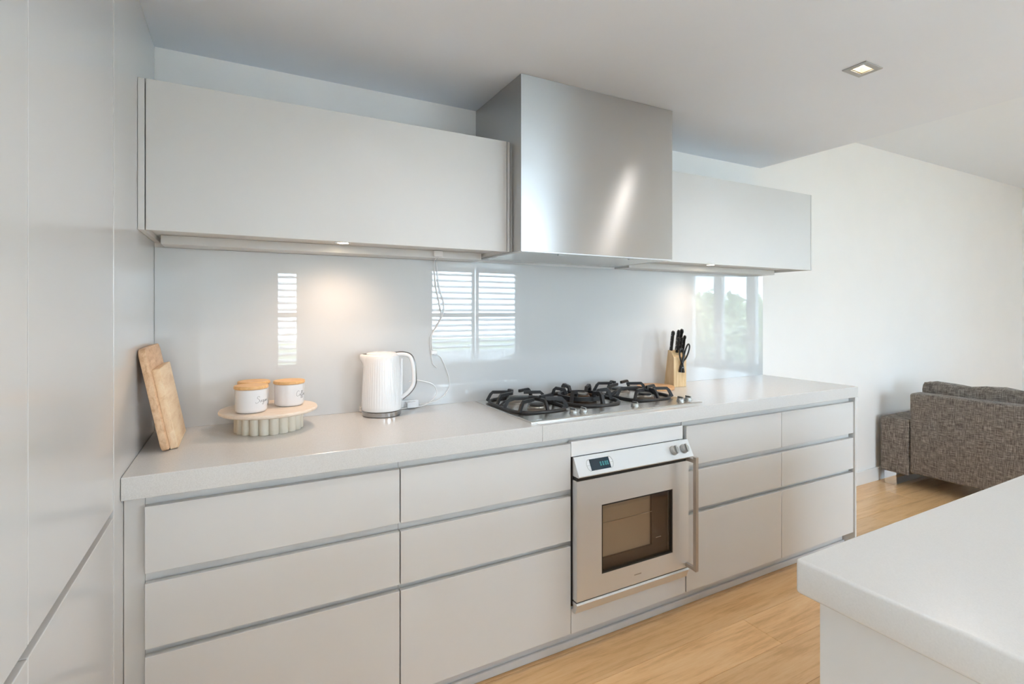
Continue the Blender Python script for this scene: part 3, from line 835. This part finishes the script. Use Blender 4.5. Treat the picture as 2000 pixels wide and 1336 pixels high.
tube(bm, path, [.0085] * len(path), 12, flat=1.35)
h = obj('handle', bm, 'white_plastic', t, smooth=60)
bm = bmesh.new()
cen = hp(.06, 1.08)
out = []
for i, p in enumerate(path):
    tt = (path[min(i + 1, len(path) - 1)] - path[max(i - 1, 0)]).normalized()
    nn = side.cross(tt); 
    if nn.dot(p - cen) < 0: nn = -nn
    out.append(p + nn * .0085)
tube(bm, out, .0034, 8, flat=1.7)
obj('chrome_edge', bm, 'dark_chrome', h, smooth=60)
bm = bmesh.new(); tube(bm, [hp(.079, 1.150), hp(.0795, 1.00)], [.006, .005], 8); obj('water_gauge', bm, 'ceramic', t, smooth=60)
# its cord, looping up behind the handle to the wall plug
bm = bmesh.new()
tube(bm, smooth_path([(kx + .070, ky + .045, CT + .006), (.640, -.045, CT + .005), (.720, -.030, CT + .006), (.762, -.026, .946), (.786, -.024, .975), (.772, -.024, 1.012), (.735, -.024, 1.030), (.690, -.024, 1.040), (.655, -.022, 1.036)], 7), .0022, 6)
obj('cord', bm, 'white_plastic', t, smooth=60)

# double socket and plugs on the splashback behind the kettle
t = thing('power_socket', 'white power socket with a plug behind the kettle', 'socket', (.665, -.02, CT))
obj('plate', B((.615, .700, -.030, -.009, CT + .004, CT + .034), bev=.003), 'white_plastic', t)
obj('plug', B((.640, .682, -.056, -.0305, CT + .004, CT + .030), bev=.004), 'white_plastic', t)
t = tag(origin(obj('cable_clip', B((.445, .462, -.028, -.009, CT + .002, CT + .024), bev=.003), 'white_plastic'), (.4535, -.018, CT)), 'tiny white plug peeking out left of the kettle', 'plug')

# double white cord hanging from the wall cabinet
t = thing('hanging_cord', 'thin white twin cord hanging from the wall cabinet down the splashback', 'cord', (.78, -.02, CT))
obj('adapter', B((.735, .772, -.142, -.1205, 1.580, 1.606), bev=.003), 'white_plastic', t)
c1 = [(.757, -.128, 1.582), (.772, -.06, 1.572), (.789, -.018, 1.545), (.801, -.015, 1.457), (.826, -.015, 1.364), (.801, -.015, 1.294), (.767, -.015, 1.237), (.772, -.015, 1.156), (.811, -.015, 1.131), (.851, -.015, 1.023), (.826, -.015, .962), (.769, -.016, .936), (.706, -.022, .932)]
c2 = [(.750, -.130, 1.582), (.760, -.06, 1.572), (.776, -.015, 1.545), (.786, -.013, 1.457), (.806, -.013, 1.364), (.812, -.012, 1.320), (.784, -.012, 1.270), (.759, -.013, 1.225), (.764, -.013, 1.156), (.770, -.013, 1.11), (.790, -.013, 1.09)]
for c in (c1, c2):
    bm = bmesh.new(); tube(bm, smooth_path(c, 7), .0019, 6); obj('strand', bm, 'white_plastic', t, smooth=60)
obj('clip', B((.762, .790, -.022, -.0095, 1.150, 1.168), bev=.003), 'white_plastic', t)

# ================================================================== KNIFE BLOCK, KNIVES, SCISSORS, SERVING BOARD
P0 = Vector((2.131, -.138, CT)); ex = Vector((.0925, -.005, 0)).normalized(); ed = Vector((.024, .098, 0)).normalized(); 
def kb(a, d, z): return P0 + ex * a + ed * d + Vector((0, 0, z))
prof = [(0, 0.0006), (.100, 0.0006), (.060, .205), (.030, .200), (.0, .168)]
bm = prism(prof, lambda d, z, e: kb((0, .092)[e], d, z), bev=.002)
o = tag(origin(obj('knife_block', bm, 'block'), kb(.046, .05, 0)), 'pale wooden knife block holding black handled knives, right of the cooktop', 'knife block')
lean = (ed * (-.040) + Vector((0, 0, .205))).normalized()
KN = [(.014, .048, .110, .0105, 'tallest black handled knife at the left of the knife block, set apart'), (.056, .052, .115, .0095, 'black handled knife at the back middle of the knife block'),
      (.078, .050, .120, .0105, 'black handled knife rising highest on the right of the knife block'), (.036, .020, .085, .0085, 'short black handled knife at the front middle of the knife block'),
      (.060, .020, .085, .0080, 'short black handled knife between the front middle one and the right one'), (.082, .022, .095, .0085, 'black handled knife at the front right above the scissors')]
for a, dd, ln, r, lab in KN:
    zt = .204 if dd > .04 else .190
    s = kb(a, dd, zt)
    if dd < .03: s = kb(a, dd, .1935)
    t = thing('kitchen_knife', lab, 'knife', s, 'knives in the knife block')
    pts = [s + lean * (ln * q) for q in (0, .04, .2, .5, .8, .92, 1.0)]
    pts = [p - ed * (.006 * max(0, (q - .8) * 5) ) for p, q in zip(pts, (0, .04, .2, .5, .8, .92, 1.0))]
    bm = bmesh.new(); tube(bm, pts, [r * q for q in (1.15, 1.25, 1.15, 1.25, 1.25, 1.42, .9)], 12, flat=.62, up=tuple(ed))
    hdl = obj('handle', bm, 'black', t, smooth=50)
    for q in (.22, .5, .78):
        rb = bmesh.new(); c = s + lean * (ln * q) - ex * (r * .775)
        tube(rb, [c + ex * .001, c - ex * .0006], .0022, 8); obj('rivet', rb, 'knob_steel', hdl)
# scissors hang in the front slot
t = thing('scissors', 'black handled scissors hanging at the front of the knife block', 'scissors', kb(.05, -.012, .09))
bm = bmesh.new()
fz = -.010
def sc(a, z, d=fz): return kb(a, d, z)
tube(bm, [sc(.040, .084), sc(.047, .118), sc(.062, .150)], [.013, .0115, .0085], 10, flat=.6, up=tuple(ed))
lp = [(.062, .148), (.080, .160), (.098, .190), (.108, .222), (.104, .238), (.094, .236), (.080, .212), (.070, .182)]
tube(bm, smooth_path([sc(a, z) for a, z in lp], 5, True), .0046, 8, closed=True)
obj('handle', bm, 'black', t, smooth=60)
bm = bmesh.new()
tube(bm, [sc(.056, .084, fz - .006), sc(.051, .118, fz - .006), sc(.048, .140, fz - .006)], [.013, .0115, .0085], 10, flat=.6, up=tuple(ed))
lp = [(.048, .138), (.034, .165), (.030, .195), (.036, .215), (.048, .214), (.056, .195), (.056, .165)]
tube(bm, smooth_path([sc(a, z, fz - .006) for a, z in lp], 5, True), .0046, 8, closed=True)
obj('handle', bm, 'black', t, smooth=60)
bm = bmesh.new(); tube(bm, [sc(.050, .112, fz - .016), sc(.050, .112, fz + .006)], .003, 10); obj('pivot', bm, 'knob_steel', t)
# serving board lying flat
t = thing('serving_board', 'small orange brown wooden board lying flat between cooktop and knife block', 'board', (2.025, -.12, CT))
bx, by = 2.015, -.118
poly = [(bx + .100 * cos(2 * PI * k / 40), by + .100 * sin(2 * PI * k / 40)) for k in range(40)]
obj('board', prism(poly, lambda a, b, e: (a, b, (CT + .0005, CT + .0165)[e]), bev=.003), 'serving', t, smooth=40)

# ================================================================== LAMPS
for i, (x, y) in enumerate(DOWNLIGHTS):
    lab = ['lit rectangular recessed ceiling light at upper right', 'unseen rectangular recessed ceiling light added above the oven side of the worktop for brightness',
           'unseen rectangular recessed ceiling light added behind the camera for brightness'][i]
    t = thing('ceiling_light', lab, 'ceiling light', (x, y, HC), 'recessed ceiling lights')
    hx, hy = LAMP_HX, LAMP_HY
    obj('frame', slab(lambda u, v, q: (u, v, q), [x - .059, x + .059], [y - .044, y + .044], HC - .004, HC - .0003, [(x - hx, x + hx, y - hy, y + hy)]), 'lamp_frame', t)
    obj('reflector', B((x - hx + .0005, x - hx + .003, y - hy + .0005, y + hy - .0005, HC, HC + .05), (x + hx - .003, x + hx - .0005, y - hy + .0005, y + hy - .0005, HC, HC + .05),
        (x - hx + .003, x + hx - .003, y - hy + .0005, y - hy + .003, HC, HC + .05), (x - hx + .003, x + hx - .003, y + hy - .003, y + hy - .0005, HC, HC + .05)), 'lamp_white', t)
    obj('holder', B((x - hx + .003, x + hx - .003, y - hy + .003, y + hy - .003, HC + .045, HC + .05)), 'lamp_gold', t)
    obj('bulb', B((x - .012, x + .012, y - .010, y + .010, HC + .012, HC + .044), bev=.004), 'lamp_glow', t)
    ld = bpy.data.lights.new('ceiling_light_lamp', 'SPOT'); ld.energy = DOWNLIGHT_W; ld.color = (1.0, .96, .92); ld.spot_size = math.radians(150); ld.spot_blend = 1.0; ld.shadow_soft_size = .03
    lo = bpy.data.objects.new('lamp', ld); COL.objects.link(lo); lo.parent = t; lo.location = (0, 0, -.012)

for x, y, w, lab in ((.345, -.215, 2.6, 'small warm round light under the left wall cabinet above the kettle'), (2.335, -.215, 1.9, 'small warm round light under the right wall cabinet above the knife block')):
    zl = 1.608
    t = thing('cabinet_light', lab, 'cabinet light', (x, y, zl), 'warm lights under the wall cabinets')
    obj('ring', lathe([(.020, zl - .0002), (.030, zl - .0002), (.030, zl - .0035), (.020, zl - .004), (.020, zl - .0002)], x, y, 28), 'chrome', t, smooth=30)
    obj('lens', lathe([(0, zl - .0005), (.0195, zl - .0005), (.0195, zl - .0025), (0, zl - .0025)], x, y, 28), 'warm_glow', t)
    ld = bpy.data.lights.new('cabinet_light_lamp', 'SPOT'); ld.energy = w; ld.color = (1.0, .71, .50); ld.spot_size = math.radians(150); ld.spot_blend = 1.0; ld.shadow_soft_size = .02
    lo = bpy.data.objects.new('lamp', ld); COL.objects.link(lo); lo.parent = t; lo.location = (0, 0, -.012)
